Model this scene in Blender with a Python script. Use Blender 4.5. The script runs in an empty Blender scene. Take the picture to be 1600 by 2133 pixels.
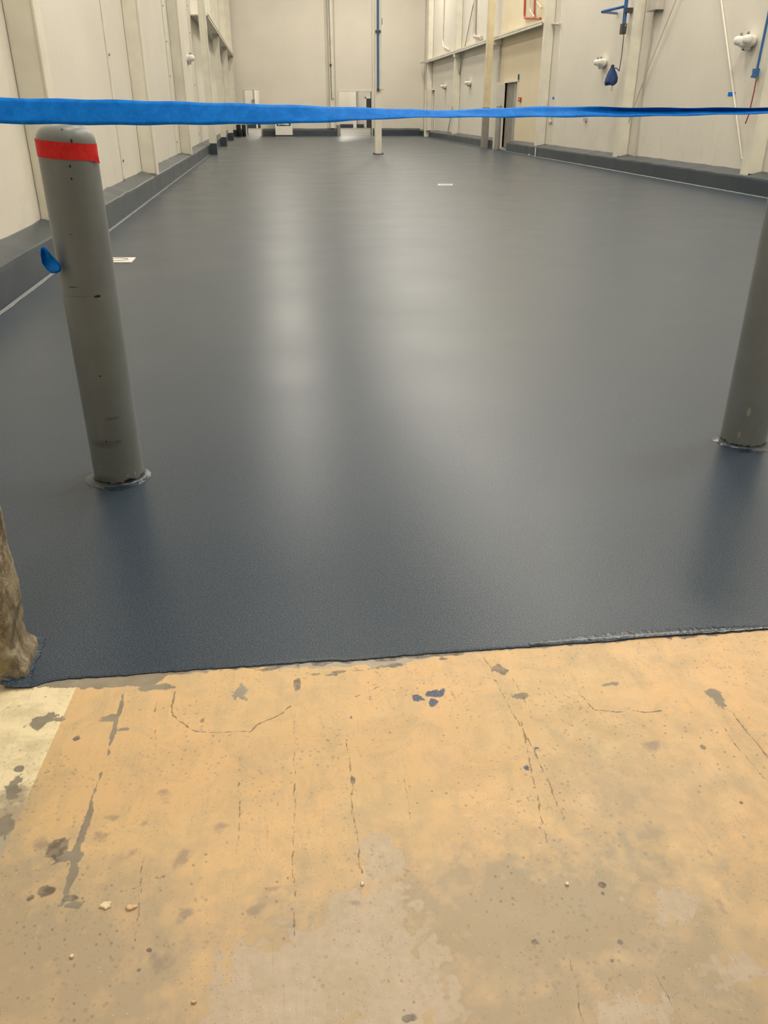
import bpy, math, random
import numpy as np
from mathutils import Vector, Matrix
random.seed(7); np.random.seed(7)
S = bpy.context.scene; COL = S.collection

# ------------------------------------------------------------------ camera
CH = 1.15; FPX = 1669.0
PITCH = math.atan(836/FPX); YAW = math.atan(242/(FPX/math.cos(PITCH)))
cam_d = bpy.data.cameras.new('camera'); cam = bpy.data.objects.new('camera', cam_d); COL.objects.link(cam)
cam.location = (0, 0, CH); cam.rotation_euler = (math.pi/2-PITCH, 0, -YAW)
cam_d.sensor_fit = 'VERTICAL'; cam_d.sensor_height = 36; cam_d.lens = FPX/2133*36
cam_d.clip_start = .02; cam_d.clip_end = 300
S.camera = cam
# ------------------------------------------------------------------ world and exposure
w = bpy.data.worlds.new('world'); S.world = w; w.use_nodes = True
w.node_tree.nodes['Background'].inputs[0].default_value = (1, .93, .82, 1)
w.node_tree.nodes['Background'].inputs[1].default_value = .25
vs = S.view_settings; vs.view_transform = 'Standard'; vs.look = 'None'; vs.gamma = 1; vs.use_curve_mapping = False
vs.exposure = 0.0
# light levels (the fixtures are built further down, each with its own lamp)
HALL_W = 122; ROOM_W = 13.5; BACKROOM_W = 150
HALL_C = (1, .93, .80); ROOM_C = (1, .93, .82)
HALL_H = 8.6                     # hall ceiling height
YB = 45.5                        # back wall
XL, XLF = -1.99, -1.76           # left wall, left kerb front
SK = 0.0145                      # the right wall opens slightly
XR0 = 7.02                       # right kerb front at Y=0
KD = .29; KDL = .23             # kerb depths, right and left

# ------------------------------------------------------------------ helpers
def ray(x, y):
    a = (x-800)/FPX; b = (1066-y)/FPX
    up = -math.sin(PITCH)+math.cos(PITCH)*b; fw = math.cos(PITCH)+math.sin(PITCH)*b
    return Vector((a*math.cos(YAW)+fw*math.sin(YAW), fw*math.cos(YAW)-a*math.sin(YAW), up))
def on_floor(x, y, z=0.):
    r = ray(x, y); return r*((z-CH)/r.z)+Vector((0, 0, CH))
def on_left(x, y, X=XL):
    r = ray(x, y); return r*(X/r.x)+Vector((0, 0, CH))
def on_back(x, y, Y=YB):
    r = ray(x, y); return r*(Y/r.y)+Vector((0, 0, CH))
def on_right(x, y, v=KD):        # -> (u along wall, z) at depth v behind the kerb front
    r = ray(x, y); t = (XR0+v)/(r.x-SK*r.y); return (r.y*t, CH+r.z*t)
def RW(v, u, z):                 # right wall coordinates -> world
    return (XR0+v+SK*u, u, z)
def link(o, parent=None):
    COL.objects.link(o)
    if parent is not None: o.parent = parent
    return o
def tag(o, label=None, cat=None, group=None, kind=None):
    if label: o['label'] = label
    if cat: o['category'] = cat
    if group: o['group'] = group
    if kind: o['kind'] = kind
    return o
def empty(name, loc=(0, 0, 0)):
    o = bpy.data.objects.new(name, None); o.location = loc; o.empty_display_size = .1
    return link(o)
class MB:
    def __init__(s): s.v = []; s.f = []; s.sm = []
    def add(s, vs, fs, smooth=False):
        n = len(s.v); s.v += [tuple(v) for v in vs]; s.f += [tuple(i+n for i in f) for f in fs]; s.sm += [smooth]*len(fs)
        return s
    def box(s, x0, x1, y0, y1, z0, z1, fn=None, taper=None):
        c = [(x0,y0,z0),(x1,y0,z0),(x1,y1,z0),(x0,y1,z0),(x0,y0,z1),(x1,y0,z1),(x1,y1,z1),(x0,y1,z1)]
        if fn: c = [fn(*p) for p in c]
        return s.add(c, [(0,3,2,1),(4,5,6,7),(0,1,5,4),(1,2,6,5),(2,3,7,6),(3,0,4,7)])
    def tube(s, pts, r, n=10, caps=True, rs=None):
        pts = [Vector(p) for p in pts]; rings = []; up = None
        for i, p in enumerate(pts):
            a = pts[max(i-1, 0)]; b = pts[min(i+1, len(pts)-1)]; d = (b-a).normalized()
            if up is None:
                up = Vector((0, 0, 1)) if abs(d.z) < .9 else Vector((1, 0, 0))
            sd = d.cross(up).normalized(); up = sd.cross(d).normalized()
            rr = rs[i] if rs else r
            rings.append([p+sd*math.cos(2*math.pi*k/n)*rr+up*math.sin(2*math.pi*k/n)*rr for k in range(n)])
        V = [q for g in rings for q in g]; F = []
        for i in range(len(pts)-1):
            for k in range(n):
                k2 = (k+1) % n; F.append((i*n+k, i*n+k2, (i+1)*n+k2, (i+1)*n+k))
        s.add(V, F, True)
        if caps:
            s.add(rings[0], [tuple(range(n))[::-1]]); s.add(rings[-1], [tuple(range(n))])
        return s
    def lathe(s, prof, c, n=24, axis='z'):
        V = []; F = []
        for (r, z) in prof:
            for k in range(n):
                a = 2*math.pi*k/n; V.append((c[0]+r*math.cos(a), c[1]+r*math.sin(a), c[2]+z))
        for i in range(len(prof)-1):
            for k in range(n):
                k2 = (k+1) % n; F.append((i*n+k, i*n+k2, (i+1)*n+k2, (i+1)*n+k))
        return s.add(V, F, True)
    def xform(s, m):
        s.v = [tuple(m @ Vector(v)) for v in s.v]; return s
    def build(s, name, mat, parent=None, bevel=0):
        me = bpy.data.meshes.new(name); me.from_pydata(s.v, [], s.f); me.validate()
        me.polygons.foreach_set('use_smooth', s.sm[:len(me.polygons)]); me.materials.append(mat); me.update()
        o = bpy.data.objects.new(name, me); link(o, parent)
        if bevel:
            b = o.modifiers.new('bevel', 'BEVEL'); b.width = bevel; b.segments = 2; b.limit_method = 'ANGLE'
        return o
def curve_pts(pts, n=5, rad=.08):
    """rounds the corners of a polyline"""
    P = [Vector(p) for p in pts]; out = [P[0]]
    for i in range(1, len(P)-1):
        a, b, c = P[i-1], P[i], P[i+1]
        r = min(rad, (a-b).length*.45, (c-b).length*.45)
        p0 = b+(a-b).normalized()*r; p2 = b+(c-b).normalized()*r
        for k in range(n+1):
            t = k/n; out.append(p0*(1-t)**2+b*2*t*(1-t)+p2*t*t)
    return out+[P[-1]]

# ------------------------------------------------------------------ materials
class NT:
    def __init__(s, name):
        s.m = bpy.data.materials.new(name); s.m.use_nodes = True; s.t = s.m.node_tree; s.b = s.t.nodes['Principled BSDF']
        s.co = s.t.nodes.new('ShaderNodeTexCoord').outputs['Object']
    def n(s, kind, **kw):
        nd = s.t.nodes.new('ShaderNode'+kind)
        for k, v in kw.items(): setattr(nd, k, v)
        return nd
    def L(s, a, b): s.t.links.new(a, b)
    def inp(s, sock, v):
        if hasattr(v, 'links') or hasattr(v, 'is_linked'): s.L(v, sock)
        else: sock.default_value = v
    def map(s, scale=(1, 1, 1), src=None):
        m = s.n('Mapping'); m.inputs['Scale'].default_value = scale; s.L(src or s.co, m.inputs[0]); return m.outputs[0]
    def noise(s, scale, detail=4, rough=.55, src=None, dist=0):
        t = s.n('TexNoise'); t.inputs['Scale'].default_value = scale; t.inputs['Detail'].default_value = detail
        t.inputs['Roughness'].default_value = rough; t.inputs['Distortion'].default_value = dist
        s.L(src or s.co, t.inputs['Vector']); return t.outputs['Fac']
    def vor(s, scale, src=None, rnd=1):
        t = s.n('TexVoronoi'); t.inputs['Scale'].default_value = scale; t.inputs['Randomness'].default_value = rnd
        s.L(src or s.co, t.inputs['Vector']); return t
    def mr(s, v, a, b, c=0., d=1., smooth=False):
        t = s.n('MapRange'); t.clamp = True
        if smooth: t.interpolation_type = 'SMOOTHSTEP'
        s.L(v, t.inputs[0])
        for i, q in enumerate((a, b, c, d)): s.inp(t.inputs[i+1], q)
        return t.outputs[0]
    def math(s, op, a, b=0., c=None):
        t = s.n('Math', operation=op); s.inp(t.inputs[0], a); s.inp(t.inputs[1], b)
        if c is not None: s.inp(t.inputs[2], c)
        return t.outputs[0]
    def mix(s, f, a, b):
        t = s.n('Mix'); t.data_type = 'RGBA'; s.inp(t.inputs[0], f)
        for sock, v in ((t.inputs[6], a), (t.inputs[7], b)):
            if isinstance(v, tuple): sock.default_value = (*v[:3], 1)
            else: s.L(v, sock)
        return t.outputs[2]
    def bump(s, h, strength, dist, prev=None):
        t = s.n('Bump'); t.inputs['Strength'].default_value = strength; t.inputs['Distance'].default_value = dist
        s.L(h, t.inputs['Height'])
        if prev: s.L(prev, t.inputs['Normal'])
        return t.outputs[0]
    def out(s, col=None, rough=None, nrm=None, metal=None, spec=None, coat=None):
        b = s.b
        if col is not None:
            if isinstance(col, tuple): b.inputs['Base Color'].default_value = (*col[:3], 1)
            else: s.L(col, b.inputs['Base Color'])
        if rough is not None: s.inp(b.inputs['Roughness'], rough)
        if nrm is not None: s.L(nrm, b.inputs['Normal'])
        if metal is not None: b.inputs['Metallic'].default_value = metal
        if spec is not None: s.inp(b.inputs['Specular IOR Level'], spec)
        if coat is not None: b.inputs['Coat Weight'].default_value = coat
        return s.m
def srgb(r, g, b):
    f = lambda c: ((c/255+.055)/1.055)**2.4 if c > 10 else c/255/12.92
    return (f(r), f(g), f(b))
def simple(name, col, rough=.5, metal=0, var=.12, scale=6, bump=0., bscale=40):
    t = NT(name); n = t.noise(scale, 5)
    c = t.mix(t.mr(n, .3, .7), tuple(x*(1-var) for x in col), tuple(min(1, x*(1+var)) for x in col))
    nr = t.bump(t.noise(bscale, 3), bump, .002) if bump else None
    return t.out(c, rough, nr, metal)
def wall_mat(name, col, dirt=.5):
    t = NT(name)
    a = t.mr(t.noise(.7, 5), .35, .7); c = t.mix(a, col, tuple(x*.93 for x in col))
    st = t.mr(t.noise(1, 6, .6, t.map((6, 6, .6))), .58, .8); c = t.mix(t.math('MULTIPLY', st, .22*dirt), c, (.33, .28, .2))
    g = t.n('SeparateXYZ'); t.L(t.co, g.inputs[0])
    low = t.math('MULTIPLY', t.mr(g.outputs[2], 1.4, .25), t.mr(t.noise(5, 6, .65), .52, .72))
    c = t.mix(t.math('MULTIPLY', low, .35*dirt), c, (.30, .25, .17))
    sp = t.mr(t.vor(2.2).outputs['Distance'], .028, .018); c = t.mix(t.math('MULTIPLY', sp, .5), c, (.25, .22, .18))
    nr = t.bump(t.noise(1.3, 4), .35, .03); nr = t.bump(t.noise(45, 3), .15, .003, nr)
    return t.out(c, .55, nr)
W_COL = (.74, .70, .62)
M_wall = wall_mat('painted_wall', W_COL)
M_wall_warm = wall_mat('cream_painted_wall', (.78, .68, .49))
M_back = wall_mat('back_wall_paint', (.74, .69, .60), .2)
M_steel = simple('cream_steel', (.72, .69, .59), .45, var=.08, scale=3, bump=.1)
M_steel_warm = simple('yellowed_steel', (.66, .57, .38), .45, var=.1, scale=3)
M_ceil = simple('ceiling_paint', (.40, .40, .38), .85)
M_white = simple('white_plastic', (.82, .80, .74), .35, var=.05)
M_lens = simple('frosted_lens', (.70, .69, .64), .2, var=.05)
M_darkgap = simple('dark_joint', (.10, .09, .075), .9)
M_grey = simple('grey_metal', (.26, .25, .23), .45, var=.1)
M_ltgrey = simple('light_grey_metal', (.50, .46, .41), .4, var=.08)
M_dark = simple('dark_metal', (.05, .05, .05), .5)
M_black = simple('black_rubber', (.015, .014, .013), .55)
M_blue = simple('blue_pipe_paint', srgb(38, 92, 150), .4)
M_navy = simple('navy_cloth', srgb(45, 66, 120), .75, bump=.4, bscale=30)
M_red = simple('red_pipe_paint', srgb(170, 70, 48), .45)
M_redcable = simple('red_cable', srgb(150, 45, 48), .5)
M_brass = simple('brass_fitting', (.45, .33, .15), .35, 1)
M_paper = simple('paper_scrap', (.75, .73, .68), .8)
M_bead = simple('sealant_bead', (.17, .18, .18), .35, var=.25, scale=14)
def tape_mat(name, col, col2, rough=.6):
    t = NT(name); n = t.mr(t.noise(55, 4, .6, dist=.8), .4, .68)
    c = t.mix(n, col, col2)
    nr = t.bump(t.noise(1, 3, .6, t.map((420, 60, 60))), .25, .0006); nr = t.bump(t.noise(60, 3), .25, .002, nr)
    return t.out(c, rough, nr, spec=.08)
M_tape = tape_mat('blue_masking_tape', (.001, .175, .70), (.006, .235, .84))
M_redtape = tape_mat('red_tape', (.66, .030, .028), (.74, .045, .04), .45)

def epoxy(name, base, base2, grain=1.0):
    t = NT(name)
    big = t.noise(.55, 4, .5)
    c = t.mix(t.mr(big, .35, .65), base, base2)
    sp = t.mr(t.noise(340, 2, .6), .50, .66)
    c = t.mix(t.math('MULTIPLY', sp, .7*grain), c, (.15, .175, .21))
    dk = t.mr(t.noise(230, 2, .5), .46, .3)
    c = t.mix(t.math('MULTIPLY', dk, .75*grain), c, (.010, .014, .022))
    r = t.mr(t.noise(1.1, 2, .5), .3, .7, .30, .345)
    nr = t.bump(t.noise(.9, 1, .5), .06, .04)
    nr = t.bump(t.noise(190, 1, .5), .22*grain, .0012, nr)
    return t.out(c, r, nr, spec=.33)
M_epoxy = epoxy('slate_blue_floor_coating', (.020, .036, .060), (.024, .040, .062))
M_kerb = epoxy('kerb_coating', (.036, .050, .066), (.044, .058, .072), .4)
M_wet = simple('fresh_coating', (.018, .032, .052), .22, var=.3, scale=40, bump=.4, bscale=120)

# --- worn tan floor, driven by fields stored on the mesh
def tan_floor_mat():
    t = NT('worn_tan_floor')
    A = t.n('Attribute'); A.attribute_name = 'fieldA'; a = t.n('SeparateColor'); t.L(A.outputs['Color'], a.inputs[0])
    B = t.n('Attribute'); B.attribute_name = 'fieldB'; b = t.n('SeparateColor'); t.L(B.outputs['Color'], b.inputs[0])
    fn = t.noise(70, 5, .65); fr = t.noise(38, 7, .72, dist=.6); fn2 = t.noise(16, 5, .6); ff = t.noise(260, 3, .6)
    c = t.mix(t.mr(t.noise(2.6, 4, .55), .36, .64), (.70, .45, .215), (.64, .44, .215))
    # worn, dirtier paint
    dirt = t.math('ADD', t.math('MULTIPLY', fn2, .75), b.outputs[1])
    c = t.mix(t.mr(dirt, .42, .92, 0, .9), c, (.385, .305, .205))
    gr = t.mr(t.noise(1, 6, .62, t.map((34, 7, 1))), .52, .72)
    c = t.mix(t.math('MULTIPLY', gr, .30), c, (.33, .30, .20))
    # pinkish ground concrete showing
    con = t.mr(t.math('ADD', b.outputs[0], t.math('MULTIPLY', fn, .30)), .60, .70)
    cc = t.mix(t.mr(fn, .35, .7), (.56, .445, .335), (.46, .365, .265))
    c = t.mix(t.math('MULTIPLY', con, .8), c, cc)
    # cream paint
    cr = t.mr(t.math('ADD', a.outputs[0], t.math('MULTIPLY', fn, .02)), .508, .513)
    creamc = t.mix(t.mr(fn2, .45, .75), (.84, .72, .46), (.72, .60, .38))
    creamd = t.mix(t.mr(t.math('ADD', b.outputs[1], t.math('MULTIPLY', fn2, .8)), .52, .62), creamc, (.40, .34, .24))
    c = t.mix(cr, c, creamd)
    # pits and specks
    v1 = t.vor(52); pit = t.math('MULTIPLY', t.mr(v1.outputs['Distance'], .16, .10), t.mr(t.noise(4, 3), .44, .56))
    c = t.mix(t.math('MULTIPLY', pit, .6), c, (.20, .14, .09))
    v2 = t.vor(150); pit2 = t.math('MULTIPLY', t.mr(v2.outputs['Distance'], .19, .10), t.mr(t.noise(7, 3), .40, .52))
    sc = t.math('MULTIPLY', t.mr(t.noise(1, 5, .7, t.map((260, 9, 1))), .57, .66), t.mr(t.noise(9, 4), .46, .6)); c = t.mix(t.math('MULTIPLY', sc, .35), c, (.30, .24, .15))
    mo = t.mr(t.noise(11, 7, .72, dist=.7), .45, .64); c = t.mix(t.math('MULTIPLY', mo, .45), c, (.42, .33, .20))
    c = t.mix(t.math('MULTIPLY', pit2, .55), c, (.17, .13, .09))
    v3 = t.vor(60, t.map((1, 1, 1)), 1); wh = t.mr(v3.outputs['Distance'], .045, .03)
    c = t.mix(wh, c, (.85, .74, .55))
    ch = t.math('MULTIPLY', t.mr(t.noise(85, 4, .7), .60, .64), t.mr(t.noise(6, 3), .55, .66))
    c = t.mix(t.math('MULTIPLY', ch, .55), c, (.27, .21, .14))
    v4 = t.vor(85); cl = t.math('MULTIPLY', t.mr(v4.outputs['Distance'], .34, .22), t.mr(t.noise(3.1, 5, .7), .46, .56)); cl = t.math('MULTIPLY', cl, t.mr(t.noise(60, 3), .45, .6))
    c = t.mix(t.math('MULTIPLY', cl, .55), c, (.28, .225, .14))
    # grey streaks and chips
    gs = t.mr(t.math('ADD', a.outputs[1], t.math('MULTIPLY', fr, 1.1)), 1.06, 1.12)
    gx = t.n('SeparateXYZ'); t.L(t.co, gx.inputs[0])
    gcol = t.mix(t.mr(fn2, .35, .65), (.27, .235, .175), (.20, .17, .125))
    gcol = t.mix(t.math('MULTIPLY', t.mr(gx.outputs[0], -.28, -.05), t.mr(gx.outputs[1], 1.40, 1.46)), gcol, t.mix(t.mr(fn2, .4, .6), (.40, .365, .30), (.34, .31, .26)))
    c = t.mix(t.math('MULTIPLY', gs, .92), c, gcol)
    # soft stains
    ss = t.mr(t.math('ADD', b.outputs[2], t.math('MULTIPLY', fn, .45)), .68, .95)
    c = t.mix(t.math('MULTIPLY', ss, .6), c, (.27, .21, .155))
    # blue drips and black residue
    bl = t.mr(t.math('ADD', a.outputs[2], t.math('MULTIPLY', fr, .9)), .96, 1.02)
    c = t.mix(bl, c, t.mix(t.mr(ff, .4, .6), (.035, .05, .11), (.12, .13, .19)))
    dk = t.mr(t.math('ADD', A.outputs['Alpha'], t.math('MULTIPLY', fr, .9)), .95, 1.04)
    c = t.mix(t.math('MULTIPLY', dk, .85), c, t.mix(t.mr(fn, .42, .6), (.09, .07, .05), (.24, .20, .15)))
    # cracks
    cr2 = t.mr(t.math('ADD', B.outputs['Alpha'], t.math('MULTIPLY', fr, 1.1)), 1.24, 1.42)
    c = t.mix(t.math('MULTIPLY', cr2, .75), c, (.13, .095, .06))
    h = t.math('SUBTRACT', t.math('MULTIPLY', fn, .3), t.math('ADD', t.math('MULTIPLY', cr2, 1.), t.math('MULTIPLY', pit, .5)))
    nr = t.bump(h, .5, .0015); nr = t.bump(t.noise(8, 3), .2, .01, nr)
    return t.out(c, t.mr(fn2, .3, .7, .42, .62), nr)
M_tan = tan_floor_mat()

def jamb_mat():
    t = NT('stained_concrete')
    n = t.noise(15, 8, .7, dist=.8); f = t.noise(70, 6, .75)
    c = t.mix(t.mr(n, .42, .60), (.42, .36, .24), (.17, .12, .06))
    c = t.mix(t.mr(f, .50, .62, 0, .75), c, (.52, .46, .33))
    c = t.mix(t.mr(t.noise(14, 6, .7, t.map((1, 1, .35))), .53, .64, 0, .8), c, (.075, .05, .025))
    g = t.n('SeparateXYZ'); t.L(t.co, g.inputs[0])
    low = t.math('MULTIPLY', t.mr(g.outputs[2], .3, .02), t.mr(n, .42, .58))
    c = t.mix(t.math('MULTIPLY', low, .6), c, (.20, .16, .10))
    ye = t.math('MULTIPLY', t.mr(g.outputs[0], -.655, -.668), t.mr(n, .40, .5)); ye = t.math('MULTIPLY', ye, t.mr(g.outputs[2], .30, .24))
    c = t.mix(ye, c, (.50, .36, .07))
    nr = t.bump(n, .7, .012); nr = t.bump(f, .8, .005, nr)
    return t.out(c, .55, nr)
M_jamb = jamb_mat()

def bollard_mat():
    t = NT('grey_bollard_paint')
    A = t.n('Attribute'); A.attribute_name = 'fieldA'; a = t.n('SeparateColor'); t.L(A.outputs['Color'], a.inputs[0])
    fn = t.noise(120, 4, .6); fb = t.noise(9, 4)
    c = t.mix(t.mr(fb, .35, .65), (.186, .202, .204), (.208, .226, .227))
    c = t.mix(t.math('MULTIPLY', t.mr(t.math('ADD', a.outputs[1], t.math('MULTIPLY', fb, .3)), .5, 1.0), .55), c, (.07, .066, .055))
    c = t.mix(t.mr(t.math('ADD', a.outputs[2], t.math('MULTIPLY', fn, .3)), .68, .78), c, (.36, .33, .28))
    ch = t.mr(t.math('ADD', a.outputs[0], t.math('MULTIPLY', fn, .35)), .70, .76)
    c = t.mix(ch, c, (.018, .016, .014))
    nr = t.bump(t.math('SUBTRACT', t.math('MULTIPLY', fb, .6), ch), .35, .003); nr = t.bump(t.noise(60, 3), .12, .002, nr)
    return t.out(c, .38, nr)
M_boll = bollard_mat()

def emit(name, col, s):
    m = bpy.data.materials.new(name); m.use_nodes = True; b = m.node_tree.nodes['Principled BSDF']
    b.inputs['Base Color'].default_value = (.8, .8, .8, 1); b.inputs['Emission Color'].default_value = (*col, 1)
    b.inputs['Emission Strength'].default_value = s; return m
M_diff = emit('lamp_diffuser', (1, .93, .8), 6)

def struct(o): o['kind'] = 'structure'; return o

# ================================================================== STRUCTURE
# ---- far hall floor (thin coating with a rounded, slightly ragged front edge)
OX0, OX1 = -.632, 1.95          # doorway between the two rooms
Y_NEAR, Y_FAR = 1.53, 1.70      # the wall it passes through
def edge_y(x): return 1.5255-.0125*x
def hall_floor():
    xs = np.concatenate([np.linspace(OX0-.012, 1.3, 700), np.linspace(1.31, OX1, 40)])
    rnd = np.random.RandomState(3); k = np.interp(xs, np.linspace(-1, 2, 240), rnd.randn(240))*.0012+np.interp(xs, np.linspace(-1, 2, 30), rnd.randn(30))*.0015
    k -= .018*np.exp(-((xs+.60)/.025)**2)
    prof = [(0, -.004), (-.0006, -.002), (.0008, -.0006), (.003, .0002), (.008, .0005), (.02, 0), (.16, 0)]
    V = []; F = []; n = len(xs)
    for dy, z in prof:
        for x, kk in zip(xs, k):
            V.append((x, (edge_y(x)+kk*(1 if dy < .1 else 0)+dy) if dy < .1 else Y_FAR, z))
    for i in range(len(prof)-1):
        for j in range(n-1): F.append((i*n+j, i*n+j+1, (i+1)*n+j+1, (i+1)*n+j))
    m = MB().add(V, F, True)
    b = len(m.v)
    top = (len(prof)-1)*n
    m.v += [(XL-.2, Y_FAR, 0), (XR0+KD+SK*50+.2, Y_FAR, 0), (XL-.2, YB+.2, 0), (XR0+KD+SK*50+.2, YB+.2, 0)]
    m.f.append(tuple([top+j for j in range(n)]+[b+1, b+3, b+2, b])); m.sm.append(False)
    return m.build('floor', M_epoxy)
struct(hall_floor())

# ---- near floor with painted-on wear fields
def near_floor():
    xs = np.concatenate([[-6, -3, -1.5, -1], np.arange(-.78, 1.34, .003), [1.6, 2.2, 4, 8]])
    ys = np.concatenate([[-8, -4, -1.5, 0, .3], np.arange(.54, 1.56, .003), [1.72]])
    X, Y = np.meshgrid(xs, ys); n = len(xs); m_ = len(ys)
    def P(x, y): p = on_floor(x, y, -.0035); return np.array([p.x, p.y])
    def val_noise(s, seed):
        r = np.random.RandomState(seed); g = r.rand(96, 96)
        u = (X*s) % 95; v = (Y*s) % 95; i = np.floor(u).astype(int); j = np.floor(v).astype(int)
        fu = u-i; fv = v-j; fu = fu*fu*(3-2*fu); fv = fv*fv*(3-2*fv)
        return (g[j, i]*(1-fu)+g[j, i+1]*fu)*(1-fv)+(g[j+1, i]*(1-fu)+g[j+1, i+1]*fu)*fv
    nz = val_noise(22, 1)-.5; nz2 = val_noise(60, 2)-.5; nz3 = val_noise(7, 3)-.5; nzf = val_noise(150, 4)-.5; nzg = val_noise(30, 5)-.5
    def seg(pts, ws=None):
        """distance to a polyline given in photo points, minus its half width"""
        Q = [P(*p) for p in pts]; D = np.full(X.shape, 9.); WX, WY = X+nz*.005+nz2*.004+nzf*.0025, Y+nzg*.012
        for k in range(len(Q)-1):
            a, b = Q[k], Q[k+1]; d = b-a; t = np.clip(((WX-a[0])*d[0]+(WY-a[1])*d[1])/(d@d), 0, 1)
            r = np.hypot(WX-a[0]-t*d[0], WY-a[1]-t*d[1])
            if ws: r = r-(ws[k]*(1-t)+ws[k+1]*t)
            D = np.minimum(D, r)
        return D
    def blob(x, y, rx, ry, k=1.):
        """ellipse in photo pixels -> soft field, 1 at the centre, .5 at the rim"""
        c = P(x, y); ex = np.linalg.norm(P(x+rx, y)-c); ey = np.linalg.norm(P(x, y+ry)-c)
        d = np.hypot((X-c[0])/ex, (Y-c[1])/ey)+nz2*.8+nz*.5+nzf*.45
        return np.clip(1-.5*d, 0, 1)*k
    def fld(D, w): return np.clip(.5-(D+nz2*w*.8)/w*.5, 0, 1)
    # fieldA: r cream, g grey, b blue, a dark
    a, b = P(155, 1440), P(0, 1790); d = (b-a)/np.linalg.norm(b-a)
    side = (X-a[0])*d[1]-(Y-a[1])*d[0]         # + to the left
    cream = np.clip(.5-side*4, 0, 1) if ((P(50, 1500)-a)@np.array([d[1], -d[0]])) < 0 else np.clip(.5+side*4, 0, 1)
    g = np.zeros(X.shape)
    edge = edge_y(X)-Y
    # grey strip along the edge of the coating, wide at the left
    wl = np.interp(X, [-.70, -.60, -.50, -.33, -.30, -.1, .0, .12, .22, .25, .34, .5, .8], [.0, .012, .036, .042, .010, .006, .022, .026, .034, .024, .008, .006, -.002])
    g = np.maximum(g, np.clip(.5-(edge-wl+nz2*.012+nz*.008)/.02, 0, 1))
    g = np.maximum(g, fld(seg([(256, 1445), (247, 1490), (233, 1535), (222, 1572)], [.003, .006, .006, .001]), .006))
    g = np.maximum(g, fld(seg([(210, 1605), (190, 1680), (165, 1765), (150, 1820), (134, 1880), (125, 1925)], [.001, .005, .009, .008, .003, .001]), .006))
    for q in [(90, 1500, 32, 13), (228, 1495, 18, 8), (160, 1538, 8, 5), (258, 1518, 12, 4), (145, 1780, 30, 12), (340, 1430, 26, 6), (310, 1434, 20, 5), (500, 1440, 18, 24), (150, 1885, 30, 8),
              (30, 1640, 14, 20), (10, 1720, 20, 40), (40, 1600, 10, 6), (1085, 1450, 18, 8), (1490, 1450, 16, 26), (1270, 1425, 30, 5)]: g = np.maximum(g, blob(*q, .85 if q[0] > 400 else 1))
    bl = np.zeros(X.shape)
    for q in [(874, 1455, 17, 8), (905, 1445, 28, 9), (901, 1462, 11, 11), (1097, 1600, 14, 8), (1117, 1557, 8, 4)]: bl = np.maximum(bl, blob(*q, .9 if q[0] < 1000 else .62))
    dk = np.zeros(X.shape)
    for q in [(1043, 1394, 13, 11), (125, 1762, 18, 24), (93, 1855, 20, 15), (65, 1868, 10, 8), (145, 1872, 16, 7), (158, 1540, 6, 5), (310, 1978, 9, 6), (290, 2020, 7, 5), (850, 2122, 22, 10), (1115, 1962, 9, 7), (1292, 1961, 7, 6), (1253, 1844, 8, 6), (1275, 2000, 12, 8),
              (560, 1393, 22, 4), (700, 1400, 18, 3), (870, 1366, 18, 3), (925, 1372, 14, 3), (955, 1362, 14, 3), (620, 1425, 8, 10), (690, 1405, 14, 4), (422, 1500, 5, 4), (820, 1385, 14, 4), (735, 1625, 5, 9), (732, 1495, 4, 5), (1255, 1860, 4, 4), (1464, 1554, 6, 5), (1545, 1672, 5, 4)]:
        dk = np.maximum(dk, blob(*q))
    wd = np.interp(X, [-.2, -.12, .0, .1, .2, .3, .36, .4, 1.0, 1.1], [-.01, .004, .009, .012, .010, .011, .003, .001, .001, -.004])
    dk = np.maximum(dk, np.clip(.5-(edge-wd+nz2*.022+nz*.012)/.014, 0, 1))
    bw = np.interp(X, [-.1, 0, .25, .32], [0, 1, 1, 0]); band = np.clip(1-np.abs(edge-.038-nz*.02)/.018, 0, 1)*bw*.55; dk = np.maximum(dk, band)
    A = np.stack([cream, g, bl, dk], -1)
    # fieldB: r bare concrete, g dirt, b soft stains, a cracks
    con = np.zeros(X.shape)
    for q in [(640, 2040, 190, 120), (720, 1990, 190, 80), (790, 1800, 46, 60), (770, 1900, 90, 60), (820, 2080, 120, 110), (560, 2110, 140, 70), (1400, 1890, 70, 50), (1540, 2020, 80, 40), (1330, 2110, 90, 40)]:
        con = np.maximum(con, blob(*q, 1 if q[0] < 1000 else .8))
    y_lo = P(800, 2133)[1]; dirt = np.clip((1.12-Y)/.5, 0, 1)*.42+nz3*.3
    dirt += blob(60, 1990, 300, 160, .30)+blob(1100, 1950, 320, 140, .32)+blob(620, 2030, 220, 110, .15)+blob(1250, 1650, 200, 90, .26)+blob(1180, 1850, 200, 70, .22)-blob(440, 1520, 420, 130, .25)
    dirt += blob(10, 1760, 120, 130, .35)
    st = np.zeros(X.shape)
    for q in [(213, 1740, 26, 16), (300, 1714, 15, 11), (240, 1702, 18, 8), (345, 1655, 24, 18), (80, 1760, 22, 16), (270, 1780, 22, 26), (530, 1895, 20, 12), (460, 1720, 22, 16), (375, 1790, 30, 30), (570, 1850, 14, 8),
              (1275, 2000, 26, 16), (1500, 1880, 14, 24), (1080, 2070, 16, 12), (1360, 1555, 26, 20), (740, 1880, 14, 8), (385, 1905, 24, 20), (330, 2000, 40, 30)]: st = np.maximum(st, blob(*q, .8))
    cr = np.zeros(X.shape)
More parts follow.
